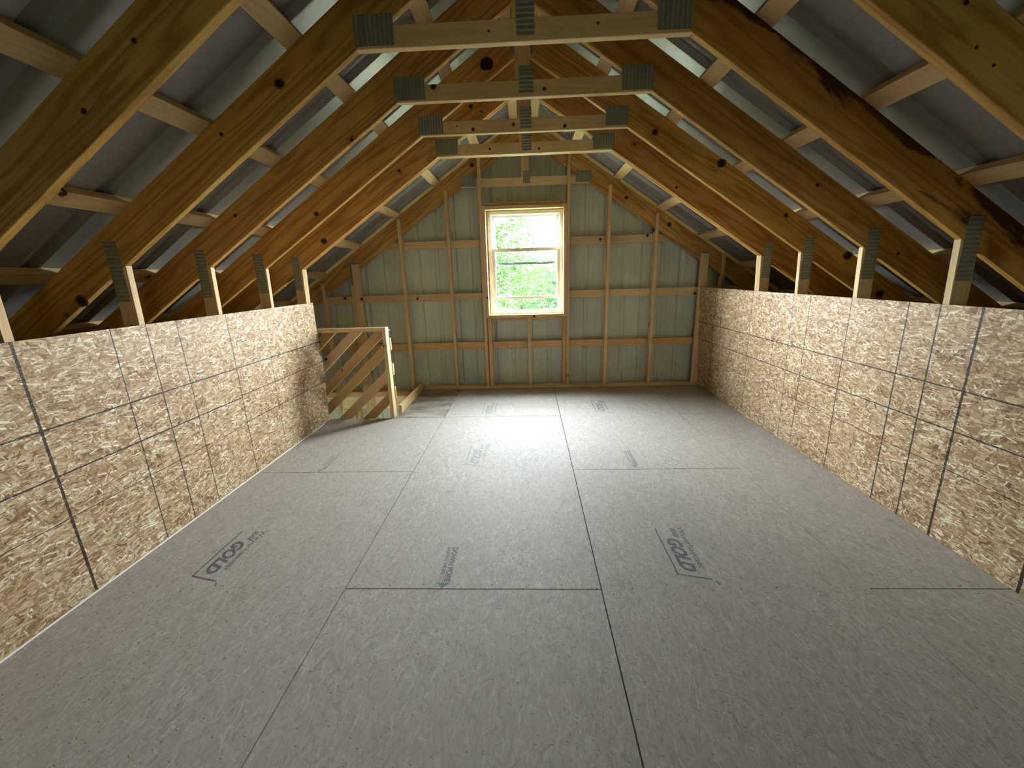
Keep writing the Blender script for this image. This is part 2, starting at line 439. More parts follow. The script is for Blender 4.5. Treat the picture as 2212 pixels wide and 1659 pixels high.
gold(-.511, 3.318, INK3); gold(-.512, 4.545, INK3); gold(.710, 4.560, INK2)
T_DP = text_tris('DOWN PORE', .040, 0, .0018, .262)
T_DR = text_tris('DRAINAGE THIS END', .026, 0, .0006, .215)
def down(ox, oy, mat):
    P = [(*T_DP, 0, .031), (*T_DR, .0, .004), ([(.268, -.002), (.268, .060), (.305, .029)], [(0, 1, 2)], 0, 0), quad(.22, .006, .268, .006, .003), quad(.22, .024, .268, .024, .003)]
    stamp('printed_mark', P, ox, oy, mat)
down(-.462, 1.925, INK); down(.762, 3.166, INK2); down(-1.668, 3.14, INK3)

# ------------------------------------------------------------------ strand board knee walls
def vl(y0, yb, hw, lo=None, hi=None, zt=1.2): return ('v', yb, (yb - y0) / zt, hw, lo, hi)
linesL = [vl(.76, .79, .009), vl(1.568, 1.599, .0075), vl(1.976, 2.010, .0036), vl(2.174, 2.216, .0042), vl(2.375, 2.425, .0038),
          vl(2.789, 2.836, .0040), vl(3.205, 3.240, .0026, -1, 1.04), vl(3.385, 3.447, .0022, -1, .86), vl(3.592, 3.648, .0032, -1, 1.07),
          ('h', .838, 0, .0048, None, None), ('h', .619, 0, .0044, 0, 2.80), ('h', .634, 0, .0036, 2.80, 5), ('h', .411, 0, .0022, 0, 2.8), ('h', .426, 0, .0036, 2.8, 5)]
linesR = [vl(4.712, 4.848, .0050), vl(4.572, 4.600, .0028), vl(3.951, 4.048, .0038), vl(3.549, 3.645, .0022), vl(3.353, 3.410, .0030), vl(3.155, 3.243, .0038),
          vl(2.760, 2.835, .0042), vl(2.352, 2.410, .0050), vl(2.175, 2.223, .0052), vl(1.975, 2.024, .0075), vl(1.58, 1.602, .0085), vl(.9, .93, .006),
          ('h', .828, -.003, .0042, None, None), ('h', .614, -.0015, .0040, None, None), ('h', .404, 0, .0024, None, None)]
def kneewall(name, xt, xb, y0, y1, mat, ztop_=1.2254, side=-1, edge=None):
    bm = bmesh.new()
    t = .0112 * side
    prof = edge or [(y1, 0), (y1, ztop_)]
    ring = [(y0, ztop_), (y0, 0)] + prof
    fr, bk = [], []
    for y, z in ring:
        x = xb + (xt - xb) * z / ztop_
        fr.append(bm.verts.new((x, y, z + .001))); bk.append(bm.verts.new((x + t, y, z + .001)))
    bm.faces.new(fr); bm.faces.new(bk[::-1])
    k = len(ring)
    for i in range(k): bm.faces.new((fr[i], fr[(i + 1) % k], bk[(i + 1) % k], bk[i]))
    return tag(link(name, bm_mesh(bm, name), mat), kind='structure')
# the far edge of the left panel is cut a little wavy
edgeL = [(4.040, 0), (4.040, .10), (4.036, .30), (4.046, .45), (4.040, .62), (4.030, .74), (4.012, .82), (4.004, .95), (3.990, 1.05), (3.986, 1.2254)]
ML, MR = wall_material('strand_board_left', linesL), wall_material('strand_board_right', linesR)
kneewall('wall_left', -2.0868, -2.1222, YB, 4.04, ML, 1.2254, -1, edgeL)
kneewall('wall_right', 2.080, 2.1502, YB, 5.165, MR, 1.2254, 1)
# white strip painting in the bright light gap at the left panel's foot
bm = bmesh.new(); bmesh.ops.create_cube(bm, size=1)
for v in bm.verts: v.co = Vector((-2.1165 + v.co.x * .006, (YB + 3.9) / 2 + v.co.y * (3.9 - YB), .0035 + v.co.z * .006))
tag(link('light_gap_strip', bm_mesh(bm), M_LIGHT_GAP), kind='structure')

# ------------------------------------------------------------------ metal skins: far gable, roof, outer sides
RIB = .2335
def rib_profile(lo, hi, off, RIB=RIB, stiff=True):
    """(t, depth) along the sheet: a trapezoid rib every RIB, two small stiffeners between."""
    base = [(-.032, 0), (-.014, .019), (.014, .019), (.032, 0), (.076, 0), (.082, .0014), (.094, .0014), (.100, 0), (.132, 0), (.138, .0014), (.150, .0014), (.156, 0)]
    if not stiff: base = [(-.050, 0), (-.026, .024), (.026, .024), (.050, 0)]
    out = []
    k = math.floor((lo - off) / RIB) - 1
    while off + k * RIB < hi + RIB:
        for t, d in base: out.append((off + k * RIB + t, d))
        k += 1
    def at(x):
        for (a, da), (b, db) in zip(out[:-1], out[1:]):
            if a <= x <= b: return da + (db - da) * (x - a) / (b - a) if b > a else da
        return 0
    mid = [p for p in out if lo < p[0] < hi]
    return [(lo, at(lo))] + mid + [(hi, at(hi))]
PUR = .0457                       # purlin thickness measured plumb
def zroof(x): return ztop(x) + PUR + .001
YM = 5.338                        # inner face of the far sheeting
WX0, WX1, WZ0, WZ1 = -.482, .441, .951, 2.180   # rough opening
bm = bmesh.new()
EAVE = 3.36
prof = rib_profile(-EAVE, EAVE, -.198)
# make sure there are columns at the window edges and the ridge
def ins(prof, x):
    for i in range(len(prof) - 1):
        (a, da), (b, db) = prof[i], prof[i + 1]
        if a < x < b:
            prof.insert(i + 1, (x, da + (db - da) * (x - a) / (b - a))); return
for x in (WX0, WX1, CX): ins(prof, x)
def quadf(bm, a, b, c, d): bm.faces.new([bm.verts.new(p) for p in (a, b, c, d)])
for (a, da), (b, db) in zip(prof[:-1], prof[1:]):
    ya, yb = YM + da, YM + db
    spans = [(-2.75, None)]
    if a >= WX0 - 1e-6 and b <= WX1 + 1e-6: spans = [(-2.75, WZ0), (WZ1, None)]
    for z0, z1 in spans:
        quadf(bm, (a, ya, z0), (b, yb, z0), (b, yb, zroof(b) if z1 is None else z1), (a, ya, zroof(a) if z1 is None else z1))
bmesh.ops.remove_doubles(bm, verts=bm.verts, dist=1e-5)
tag(link('wall_back', bm_mesh(bm), M_WALLMETAL), kind='structure')
# roof sheets
bm = bmesh.new()
prof = rib_profile(YB - .2, YM + .03, 2.062, .305, False)
nrm = Vector((math.sin(PITCH), math.cos(PITCH)))
for sg in (-1, 1):
    for (a, da), (b, db) in zip(prof[:-1], prof[1:]):
        def P(x, y, d): return (CX + sg * (x + nrm.x * d), y, zroof(CX + x) + nrm.y * d)
        quadf(bm, P(0, a, da), P(0, b, db), P(EAVE + .35, b, db), P(EAVE + .35, a, da))
bmesh.ops.remove_doubles(bm, verts=bm.verts, dist=1e-5)
tag(link('ceiling', bm_mesh(bm), M_ROOFMETAL), kind='structure')
# ridge cap closes the joint from outside
bm = bmesh.new()
for sg in (-1, 1):
    quadf(bm, (CX, YB - .25, zroof(CX) + .040), (CX, YM + .08, zroof(CX) + .040), (CX + sg * .18, YM + .08, zroof(CX + .18) + .028), (CX + sg * .18, YB - .25, zroof(CX + .18) + .028))
bmesh.ops.remove_doubles(bm, verts=bm.verts, dist=1e-5)
tag(link('trim_2', bm_mesh(bm), M_ROOFMETAL), kind='structure')
# outer side walls under the eaves
for nm, sg in (('wall_outer_left', -1), ('wall_outer_right', 1)):
    bm = bmesh.new()
    pr = rib_profile(YB, YM, 1.543)
    X = CX + sg * EAVE
    for (a, da), (b, db) in zip(pr[:-1], pr[1:]):
        quadf(bm, (X + sg * da, a, -2.75), (X + sg * db, b, -2.75), (X + sg * db, b, zroof(X) + .01), (X + sg * da, a, zroof(X) + .01))
    bmesh.ops.remove_doubles(bm, verts=bm.verts, dist=1e-5)
    tag(link(nm, bm_mesh(bm), M_WALLMETAL), kind='structure')
# rear gable behind the camera
bm = bmesh.new()
RW = (1.02, 1.56, .95, 1.65)  # hole for the added rear fill window
xs = [-EAVE, CX, RW[0], RW[1], EAVE]
for a, b in zip(xs[:-1], xs[1:]):
    if a >= RW[0] - 1e-6 and b <= RW[1] + 1e-6:
        quadf(bm, (a, YB, -.06), (b, YB, -.06), (b, YB, RW[2]), (a, YB, RW[2]))
        quadf(bm, (a, YB, RW[3]), (b, YB, RW[3]), (b, YB, zroof(b)), (a, YB, zroof(a))); continue
    quadf(bm, (a, YB, -.06), (b, YB, -.06), (b, YB, zroof(b)), (a, YB, zroof(a)))
for a, b, z0, z1 in ((-EAVE, .6, -2.75, -.06), (.6, 2.6, -.85, -.06), (2.6, EAVE, -2.75, -.06)):
    quadf(bm, (a, YB, z0), (b, YB, z0), (b, YB, z1), (a, YB, z1))
tag(link('wall_front', bm_mesh(bm), M_WALLMETAL), kind='structure')

# ------------------------------------------------------------------ roof trusses
def corr_plate(name, x0, x1, z0, z1, y, parent, vertical_ridges=True):
    """Pressed nail plate: thin sheet with punched rows, standing 1.2 mm off the timber."""
    n = 34
    L, W = ((x1 - x0), (z1 - z0)) if vertical_ridges else ((z1 - z0), (x1 - x0))
    bm = bmesh.new(); row = []
    for i in range(n + 1):
        u = -L / 2 + L * i / n
        h = .0009 * (math.sin(i / n * L / .021 * 2 * math.pi))
        row.append((bm.verts.new((u, -W / 2, .0014 + h)), bm.verts.new((u, W / 2, .0014 + h)), bm.verts.new((u, -W / 2, -.0004)), bm.verts.new((u, W / 2, -.0004))))
    for a, b in zip(row[:-1], row[1:]):
        bm.faces.new((a[0], b[0], b[1], a[1])); bm.faces.new((a[2], a[3], b[3], b[2]))
        bm.faces.new((a[0], a[2], b[2], b[0])); bm.faces.new((a[1], b[1], b[3], a[3]))
    bm.faces.new((row[0][0], row[0][1], row[0][3], row[0][2])); bm.faces.new((row[-1][0], row[-1][2], row[-1][3], row[-1][1]))
    me = bm_mesh(bm, name)
    ax = Vector((1, 0, 0)) if vertical_ridges else Vector((0, 0, 1))
    az = Vector((0, -1, 0)); ay = az.cross(ax)
    M = Matrix((ax, ay, az)).transposed().to_4x4(); M.translation = ((x0 + x1) / 2, y, (z0 + z1) / 2)
    o = link(name, me, M_PLATE, parent); o.matrix_local = parent_world(parent).inverted() @ M
    return o

KX = 2.090; CT = .7545; CZ = 2.433
KNOTS = {0: ([(-1.521, 2.020, .0088), (-1.286, 2.216, .0077)], [(1.415, 2.076, .0058), (1.480, 2.025, .0066), (1.355, 2.195, .0071)], []),
         1: ([(-1.131, 2.319, .0193), (-2.388, 1.362, .0260), (-1.451, 2.121, .008)], [], [(-.15, 2.478, .006), (.33, 2.486, .007)]),
         2: ([(-1.86, 1.85, .009)], [(1.75, 1.90, .008), (2.30, 1.49, .009)], [(.12, 2.470, .008)]),
         3: ([(-.258, 2.865, .0500), (-1.62, 1.93, .014)], [(.937, 2.391, .0185), (1.425, 2.171, .0250), (1.935, 1.802, .0138), (2.432, 1.500, .026), (2.723, 1.207, .025)], [(-.490, 2.487, .006), (-.373, 2.463, .010), (-.079, 2.483, .010), (.291, 2.458, .010)]),
         4: ([(-1.851, 1.779, .0225), (-.445, 2.803, .0145), (-.358, 2.762, .009)], [(1.30, 2.12, .010)], [(-.30, 2.478, .008), (.12, 2.466, .008)]),
         6: ([(-.612, 2.667, .0200)], [(1.677, 1.950, .0200), (1.165, 2.259, .018)], [])}
def truss(y, label, stain=False, cut=False, idx=-1):
    kn = KNOTS.get(idx, ([], [], []))
    t = thing('roof_truss', label, 'roof truss', (CX, y, 0), 'roof trusses')
    y1 = y + TH
    for sg in (-1, 1):
        X = lambda d: CX + sg * d
        d1 = 3.34
        pts = [(X(0), zbot(X(0))), (X(d1), zbot(X(d1))), (X(d1), ztop(X(d1))), (X(0), ztop(X(0)))]
        rf = prism('rafter', pts, 'xz', y, y1, -sg * PITCH, M_RAFTER_ST if (stain and sg > 0) else M_RAFTER, t)
        if kn[0 if sg < 0 else 1]: add_knots(rf, y, kn[0 if sg < 0 else 1], idx)
        # knee post: plumb board under the rafter, foot leans out a little like the walls
        xi, xo = X(KX), X(KX + .089)
        foot = sg * (.041 if sg < 0 else .081)
        prism('knee_post', [(xi + foot, -.015), (xo + foot, -.015), (xo, zbot(xo) - .0012), (xi, zbot(xi) - .0012)], 'xz', y, y1, R(90), M_STUD, t)
    h = CZ + .088
    xb, xt_ = CT, (BOTZ - h) / SL
    ct = prism('collar_tie', [(CX - xb, CZ), (CX + xb, CZ), (CX + xt_, h), (CX - xt_, h)], 'xz', y, y1, 0, M_STUD, t)
    if kn[2]: add_knots(ct, y, kn[2], idx + 9)
    prism('king_post', [(CX - .043, h + .001), (CX + .046, h + .001), (CX + .046, zbot(CX + .046) - .001), (CX + .0015, BOTZ - .001), (CX - .043, zbot(CX - .043) - .001)], 'xz', y, y1, R(90), M_STUD, t)
    j = lambda s=.012: random.uniform(-s, s)
    for sg in (-1, 1):
        a, b = sorted((CX + sg * (.580 + j()), CX + sg * (.757 + j())))
        dz = j(.006)
        corr_plate('connector_plate', a, b, 2.443 + dz, 2.564 + dz, y, t, True)
        a, b = sorted((CX + sg * 2.108, CX + sg * 2.180)); q = j(.010)
        corr_plate('connector_plate', a + j(.006), b + j(.004), 1.343 + q, 1.648 + q, y, t, False)
    q = j(.008)
    corr_plate('connector_plate', -.026 + q, .056 + q, 2.455, 2.590, y, t, False)
    q = j(.01)
    corr_plate('connector_plate', -.072 + q, .070 + q, 2.915, 3.045, y, t, False)
    return t
truss(TRUSS_Y[0], 'nearest roof truss, its rafters crossing the top corners of the view', idx=0)
truss(TRUSS_Y[1], 'second roof truss from the viewer with topmost full collar tie and dark stained right rafter', True, idx=1)
truss(TRUSS_Y[2], 'third roof truss from the viewer, collar tie second from the top', idx=2)
truss(TRUSS_Y[3], 'fourth roof truss from the viewer, collar tie just above the lowest bright one', idx=3)
truss(TRUSS_Y[4], 'front ply of the doubled truss at the near edge of the stair opening', idx=4)
truss(TRUSS_Y[5], 'rear ply of the doubled truss, lying against the back of the front ply', idx=5)
truss(TRUSS_Y[6], 'gable end roof truss standing against the far metal wall behind the window studs', idx=6)

# ------------------------------------------------------------------ purlins on the rafters
ORD = ['topmost', 'second', 'third', 'fourth', 'fifth', 'sixth', 'lowest']
PL_ = {-1: [.148, .572, 1.068, 1.564, 2.067, 2.560, 3.060], 1: [.150, .592, 1.089, 1.595, 2.093, 2.600, 3.100]}
for sg in (-1, 1):
    side = 'left' if sg < 0 else 'right'
    for i, d in enumerate(PL_[sg]):
        lo = Vector((CX + sg * d, ztop(CX + d) + .0008)); u = Vector((-sg * math.cos(PITCH), math.sin(PITCH))) * .0925
        n = Vector((sg * math.sin(PITCH), math.cos(PITCH))) * .038
        pts = [lo, lo + u, lo + u + n, lo + n]
        # board running along y: outline in xz, grain along y
        cx = sum(p.x for p in pts) / 4; cz = sum(p.y for p in pts) / 4
        bm = bmesh.new()
        ax = Vector((0, 1, 0)); az = Vector((n.x, 0, n.y)).normalized(); ay = az.cross(ax)
        w, h = .0925 / 2, .019; L = (YM - .006 - (YB - .15))
        for sx in (-.5, .5):
            for a, b in ((-w, -h), (w, -h), (w, h), (-w, h)): bm.verts.new((sx * L, a, b))
        bm.verts.ensure_lookup_table(); v = bm.verts
        bm.faces.new([v[k] for k in (0, 1, 2, 3)]); bm.faces.new([v[k] for k in (4, 5, 6, 7)])
        for k in range(4): bm.faces.new((v[k], v[(k + 1) % 4], v[4 + (k + 1) % 4], v[4 + k]))
        bmesh.ops.recalc_face_normals(bm, faces=bm.faces)
        bmesh.ops.bevel(bm, geom=bm.edges[:], offset=.002, segments=1, affect='EDGES')
        M = Matrix((ax, ay, az)).transposed().to_4x4(); M.translation = (cx, (YM - .006 + YB - .15) / 2, cz)
        o = link('purlin', bm_mesh(bm), M_PURLIN, None, M)
        pos = '%s down from the ridge' % ORD[i] if 0 < i < 6 else ('nearest the ridge' if i == 0 else 'lowest, down at the eave')
        tag(o, 'flat wooden purlin of the %s roof slope, %s' % (side, pos), 'purlin', 'purlins across the rafters')
# short blocks between purlins over the gable truss
for sg in (-1, 1):
    ds = PL_[sg]
    for i in range(6):
        d0, d1 = ds[i] + .003, ds[i + 1] - .0925 * math.cos(PITCH) - .003
        X = lambda d: CX + sg * d
        nx, nz = sg * math.sin(PITCH) * .0370, math.cos(PITCH) * .0370
        lo_ = [(X(d0), ztop(X(d0)) + .001), (X(d1), ztop(X(d1)) + .001)]
        pts = lo_ + [(lo_[1][0] + nx, lo_[1][1] + nz), (lo_[0][0] + nx, lo_[0][1] + nz)]
        o = prism('blocking_board', pts, 'xz', 5.197, 5.197 + .089, -sg * PITCH, M_YELLOW)
        tag(o, 'pale block on the gable truss, %s slope, %s gap down from the ridge' % ('left' if sg < 0 else 'right', ['first', 'second', 'third', 'fourth', 'fifth', 'sixth'][i]), 'blocking', 'blocks between purlins on the gable truss')

# ------------------------------------------------------------------ far wall framing
YS = 5.165; YT = 5.197; YTB = 5.235
def stud(x0, x1, zt, label, z0=.040, depth=True, notch=True, mat=M_STUD):
    """2x4 on edge; where it meets the gable truss only its front strip runs on in front of it."""
    xm = (x0 + x1) / 2
    zb = zbot(xm) - .004
    yb = YS + .089
    if notch and zt > zb:
        pts = [(YS, z0), (yb, z0), (yb, zb - .02), (YT - .001, zb - .02), (YT - .001, zt), (YS, zt)]
    else:
        pts = [(YS, z0), (yb, z0), (yb, zt), (YS, zt)]
    o = prism('wall_stud', pts, 'yz', x0, x1, R(90), mat)
    return tag(o, label, 'stud', 'studs of the far wall')
def cut_stud(x0, x1, zt, label):   # inner studs also pass in front of the gable collar tie
    z0 = .040; yb = YS + .089
    zb = zbot((x0 + x1) / 2) - .004
    pts = [(YS, z0), (yb, z0), (yb, CZ - .012), (YT - .001, CZ - .012), (YT - .001, zt), (YS, zt)]
    return tag(prism('wall_stud', pts, 'yz', x0, x1, R(90), M_STUD), label, 'stud', 'studs of the far wall')
stud(-2.575, -2.537, 1.398, 'short wall stud at far left, behind the stair rail and leftmost on the far wall', -.30)
# flat 2x4 corner studs
o = box('wall_stud', -2.158, -2.069, YS - .002, YS + .030, -.30, 1.612, M_STUD, None, 'z'); tag(o, 'broad flat stud rising above the left end of the stair rail', 'stud', 'studs of the far wall')
o = box('wall_stud', -2.196, -2.160, YS, YS + .089, -.30, 1.36, M_STUD, None, 'z'); tag(o, 'narrow stud edge just left of the broad flat stud behind the stair rail', 'stud', 'studs of the far wall')
stud(-1.544, -1.506, 2.113, 'far wall stud to the right of the broad flat stud, above the stair opening', -.30)
stud(-.957, -.919, 2.400, 'far wall stud midway between the stair opening and the window')
cut_stud(-.556, -.518, 2.760, 'tall stud immediately left of the window')
cut_stud(.480, .516, 2.755, 'tall stud immediately right of the window')
stud(.955, .993, 2.398, 'first stud on the far wall right of the window studs')
stud(1.514, 1.552, 2.076, 'second stud on the far wall right of the window studs')
o = box('wall_stud', 2.068, 2.158, YS - .002, YS + .030, .040, 1.617, M_STUD, None, 'z'); tag(o, 'broad flat stud in the right corner beside the strand board wall', 'stud', 'studs of the far wall')
stud(2.322, 2.360, 1.610, 'stud at far right seen above the end of the right strand board wall')
o = box('floor_plate', OPX - .02, 2.150, YS, YS + .089, .0008, .0385, M_STUD, None, 'x'); tag(o, 'long bottom plate lying on the floor along the foot of the far wall', 'plate')
# girts behind the studs
for z0, z1, m, lab in ((.510, .604, M_GIRT, 'lowest'), (1.136, 1.226, M_STUD, 'middle'), (1.767, 1.857, M_STUD, 'upper')):
    w = .0 + (BOTZ - z1) / SL
    spans = [(-3.30, WX0 - .037, 'left'), (WX1 + .039, 3.30, 'right')] if z1 > WZ0 else [(-3.30, 3.30, '')]
    for a, b, sd in spans:
        lim = (ztop(CX) - z1 - .02) / SL
        a, b = max(a, CX - lim), min(b, CX + lim)
        o = box('wall_girt', a, b, 5.262, 5.300, z0, z1, m, None, 'x')
        tag(o, '%s horizontal girt across the far metal wall%s' % (lab, (', part to the %s of the window' % sd) if sd else ' below the window'), 'girt', 'girts of the far wall')
# rough window frame
wf = thing('window_framing', 'rough lumber frame around the window with short studs below it', 'window frame', (0, YS, WZ0))
FY0, FY1 = YS + .001, YS + .140
box('jamb', WX0 - .036, WX0, FY0, FY1, WZ0 - .036, WZ1 + .040, M_STUD, wf, 'z')
box('jamb', WX1, WX1 + .038, FY0, FY1, WZ0 - .036, WZ1 + .040, M_STUD, wf, 'z')
box('header', WX0 + .001, WX1 - .001, FY0, FY1, WZ1, WZ1 + .038, M_STUD, wf, 'x')
box('header', WX0 + .010, WX1 - .005, FY0 + .040, FY0 + .129, WZ1 + .0395, WZ1 + .080, M_GIRT, wf, 'x')
box('sill', WX0 + .001, WX1 - .001, FY0, FY1, WZ0 - .036, WZ0, M_STUD, wf, 'x')
box('sill', WX0 + .001, WX1 - .001, FY0 + .05, FY1, WZ0 - .075, WZ0 - .037, M_GIRT, wf, 'x')
box('cripple_stud', -.504, -.458, FY0 + .008, FY0 + .09, .040, WZ0 - .0375, M_GIRT, wf, 'z')
box('cripple_stud', -.006, .032, FY0 + .004, FY0 + .049, .040, WZ0 - .0375, M_STUD, wf, 'z')
box('cripple_stud', .434, .477, FY0 + .008, FY0 + .09, .040, WZ0 - .0375, M_GIRT, wf, 'z')

# ------------------------------------------------------------------ the single hung window
def frame_ring(name, x0, x1, z0, z1, w, y0, y1, mat, parent, rad=.0, wb=None, wt=None):
    wb = w if wb is None else wb; wt = w if wt is None else wt
    bm = bmesh.new()
    def outline(a, b, c, d, r):
        if r <= 0: return [(a, c), (b, c), (b, d), (a, d)]
        out = []
        for cx_, cz_, a0 in ((b - r, c + r, -90), (b - r, d - r, 0), (a + r, d - r, 90), (a + r, c + r, 180)):
            for k in range(5): out.append((cx_ + r * math.cos(R(a0 + k * 22.5)), cz_ + r * math.sin(R(a0 + k * 22.5))))
        return out
    oo = outline(x0, x1, z0, z1, rad)
    ii = outline(x0 + w, x1 - w, z0 + wb, z1 - wt, .0001 if rad > 0 else 0)
    n = len(oo)
    V = [[bm.verts.new((p[0], y, p[1])) for p in ring] for ring in (oo, ii) for y in (y0, y1)]
    of, ob, i_f, ib = V
    for k in range(n):
        j = (k + 1) % n
        bm.faces.new((of[k], of[j], i_f[j], i_f[k])); bm.faces.new((ob[k], ib[k], ib[j], ob[j]))
        bm.faces.new((of[k], ob[k], ob[j], of[j])); bm.faces.new((i_f[k], i_f[j], ib[j], ib[k]))
    bmesh.ops.remove_doubles(bm, verts=bm.verts, dist=2e-5)
    o = link(name, bm_mesh(bm), mat, parent); return o
def pane(name, x0, x1, z0, z1, y, parent):
    bm = bmesh.new()
    for d in (0, .003):
        quadf(bm, (x0, y + d, z0), (x1, y + d, z0), (x1, y + d, z1), (x0, y + d, z1))
    return link(name, bm_mesh(bm), M_GLASS, parent)
win = frame_ring('window_1', -.465, .4405, .956, 2.172, .038, 5.262, 5.300, M_VINYL, None, .016)
tag(win, kind='structure')
frame_ring('outer_track', -.489, .448, .944, 2.187, .062, 5.307, 5.362, M_WHITE, win, 0, .052, .056)
us = frame_ring('upper_sash', -.424, .402, 1.552, 2.130, .040, 5.322, 5.348, M_WHITE, win, 0, .030, .026)
pane('pane', -.384, .362, 1.582, 2.104, 5.336, us)
ls = frame_ring('lower_sash', -.426, .404, 1.140, 1.748, .038, 5.285, 5.312, M_VINYL, win, 0, .027, .042)
pane('pane', -.388, .366, 1.167, 1.706, 5.298, ls)
for x in (-.20, .17):
    bm = bmesh.new(); bmesh.ops.create_cube(bm, size=1)
    for v in bm.verts: v.co = Vector((x + v.co.x * .055, 5.315 + v.co.y * .014, 1.588 + v.co.z * .012))
    bmesh.ops.bevel(bm, geom=bm.edges[:], offset=.003, segments=2, affect='EDGES')
    link('sash_lock', bm_mesh(bm), M_WHITE, us)

w2 = frame_ring('added_fill_window', RW[0], RW[1], RW[2], RW[3], .03, YB - .04, YB + .03, M_VINYL, None, .01)  # unseen window, added to throw fill light on faces turned to the camera
tag(w2, kind='structure'); pane('pane', RW[0] + .03, RW[1] - .03, RW[2] + .03, RW[3] - .03, YB, w2)  # this pane belongs to the added fill window

# ------------------------------------------------------------------ stair guard rail
GY = 4.062
rail = thing('guard_rail', 'wooden guard rail of sloping slats beside the stair opening', 'railing', (-1.8, GY, 0))
box('top_rail', -2.200, -1.4285, GY, GY + .089, .9185, .9565, M_STUD, rail, 'x')
box('rail_post', -1.4700, -1.4320, GY, GY + .089, .0008, .9180, M_STUD, rail, 'z')
def clip_poly(pts, a, b, c):   # keep a*x + b*z <= c
    out = []
    for i in range(len(pts)):
        p, q = pts[i], pts[(i + 1) % len(pts)]
        fp, fq = a * p[0] + b * p[1] - c, a * q[0] + b * q[1] - c
        if fp <= 0: out.append(p)
        if fp * fq < 0:
            t = fp / (fp - fq); out.append((p[0] + t * (q[0] - p[0]), p[1] + t * (q[1] - p[1])))
    return out
for zb0, m in ((1.345, M_GIRT), (1.092, M_STUD), (.842, M_GIRT), (.638, M_GIRT), (.368, M_STUD), (.118, M_GIRT)):
    k = .925; th = .126
    f = lambda x: zb0 + k * (x + 1.51)
    band = [(-2.30, f(-2.30)), (-1.424, f(-1.424)), (-1.424, f(-1.424) + th), (-2.30, f(-2.30) + th)]
    p = clip_poly(band, 0, 1, .925); p = clip_poly(p, 0, -1, .30); p = clip_poly(p, -1, 0, 2.22)
    if len(p) >= 3: prism('slat', p, 'xz', GY + .0895, GY + .1275, math.atan(k), m, rail)
# kerb board along the right edge of the opening
kb = prism('kerb_board', [(4.200, .0012), (5.160, .0012), (5.160, .092), (4.222, .092)], 'yz', -1.4300, -1.392, 0, M_STUD)
tag(kb, 'low board on edge running from the rail post to the far wall beside the opening', 'board')
# things seen down through the opening
rb = box('rim_beam', -3.30, 3.30, 5.225, 5.300, -.270, -.088, M_PALE, None, 'x'); tag(rb, 'pale deep rim beam of the floor, seen through the stair opening', 'beam')
lb = box('ledger_board', -3.30, OPX + .3, 5.185, 5.300, -.0875, -.0200, M_GIRT, None, 'x'); tag(lb, 'darker ledger board fixed to the rim beam below the far plate', 'beam')
pb = box('wall_post', -2.54, -2.41, 5.20, 5.30, -2.74, -.272, M_PALE, None, 'z'); tag(pb, 'pale square post on the lower floor under the stair opening', 'post')
pb2 = box('wall_post', -2.345, -2.300, 5.22, 5.30, -2.74, -.272, M_GIRT, None, 'z'); tag(pb2, 'narrow brown post on the lower floor, right of the pale square post', 'post')
jb = box('edge_joist', -2.60, OPX, OPY - .040, OPY - .003, -.30, -.0615, M_STUD, None, 'x'); tag(jb, 'joist under the near edge of the stair opening', 'joist')
jc = prism('edge_joist', [(OPY, -.30), (5.18, -.30), (5.18, -.0615), (OPY, -.0615)], 'yz', OPX + .002, OPX + .040, 0, M_STUD); tag(jc, 'joist under the right edge of the stair opening', 'joist')

# ------------------------------------------------------------------ lower storey and outdoors
tag(slab('floor_lower', [(-3.5, 3.5, YB - 9.5, 5.6)], -2.85, -2.75, M_CONC), kind='structure')
bm = bmesh.new(); bmesh.ops.create_grid(bm, x_segments=1, y_segments=1, size=60)
gr = link('lawn', bm_mesh(bm), M_GRASS); gr.location = (0, 20, -2.87); tag(gr, 'green lawn outside the building', 'lawn', None, 'structure')

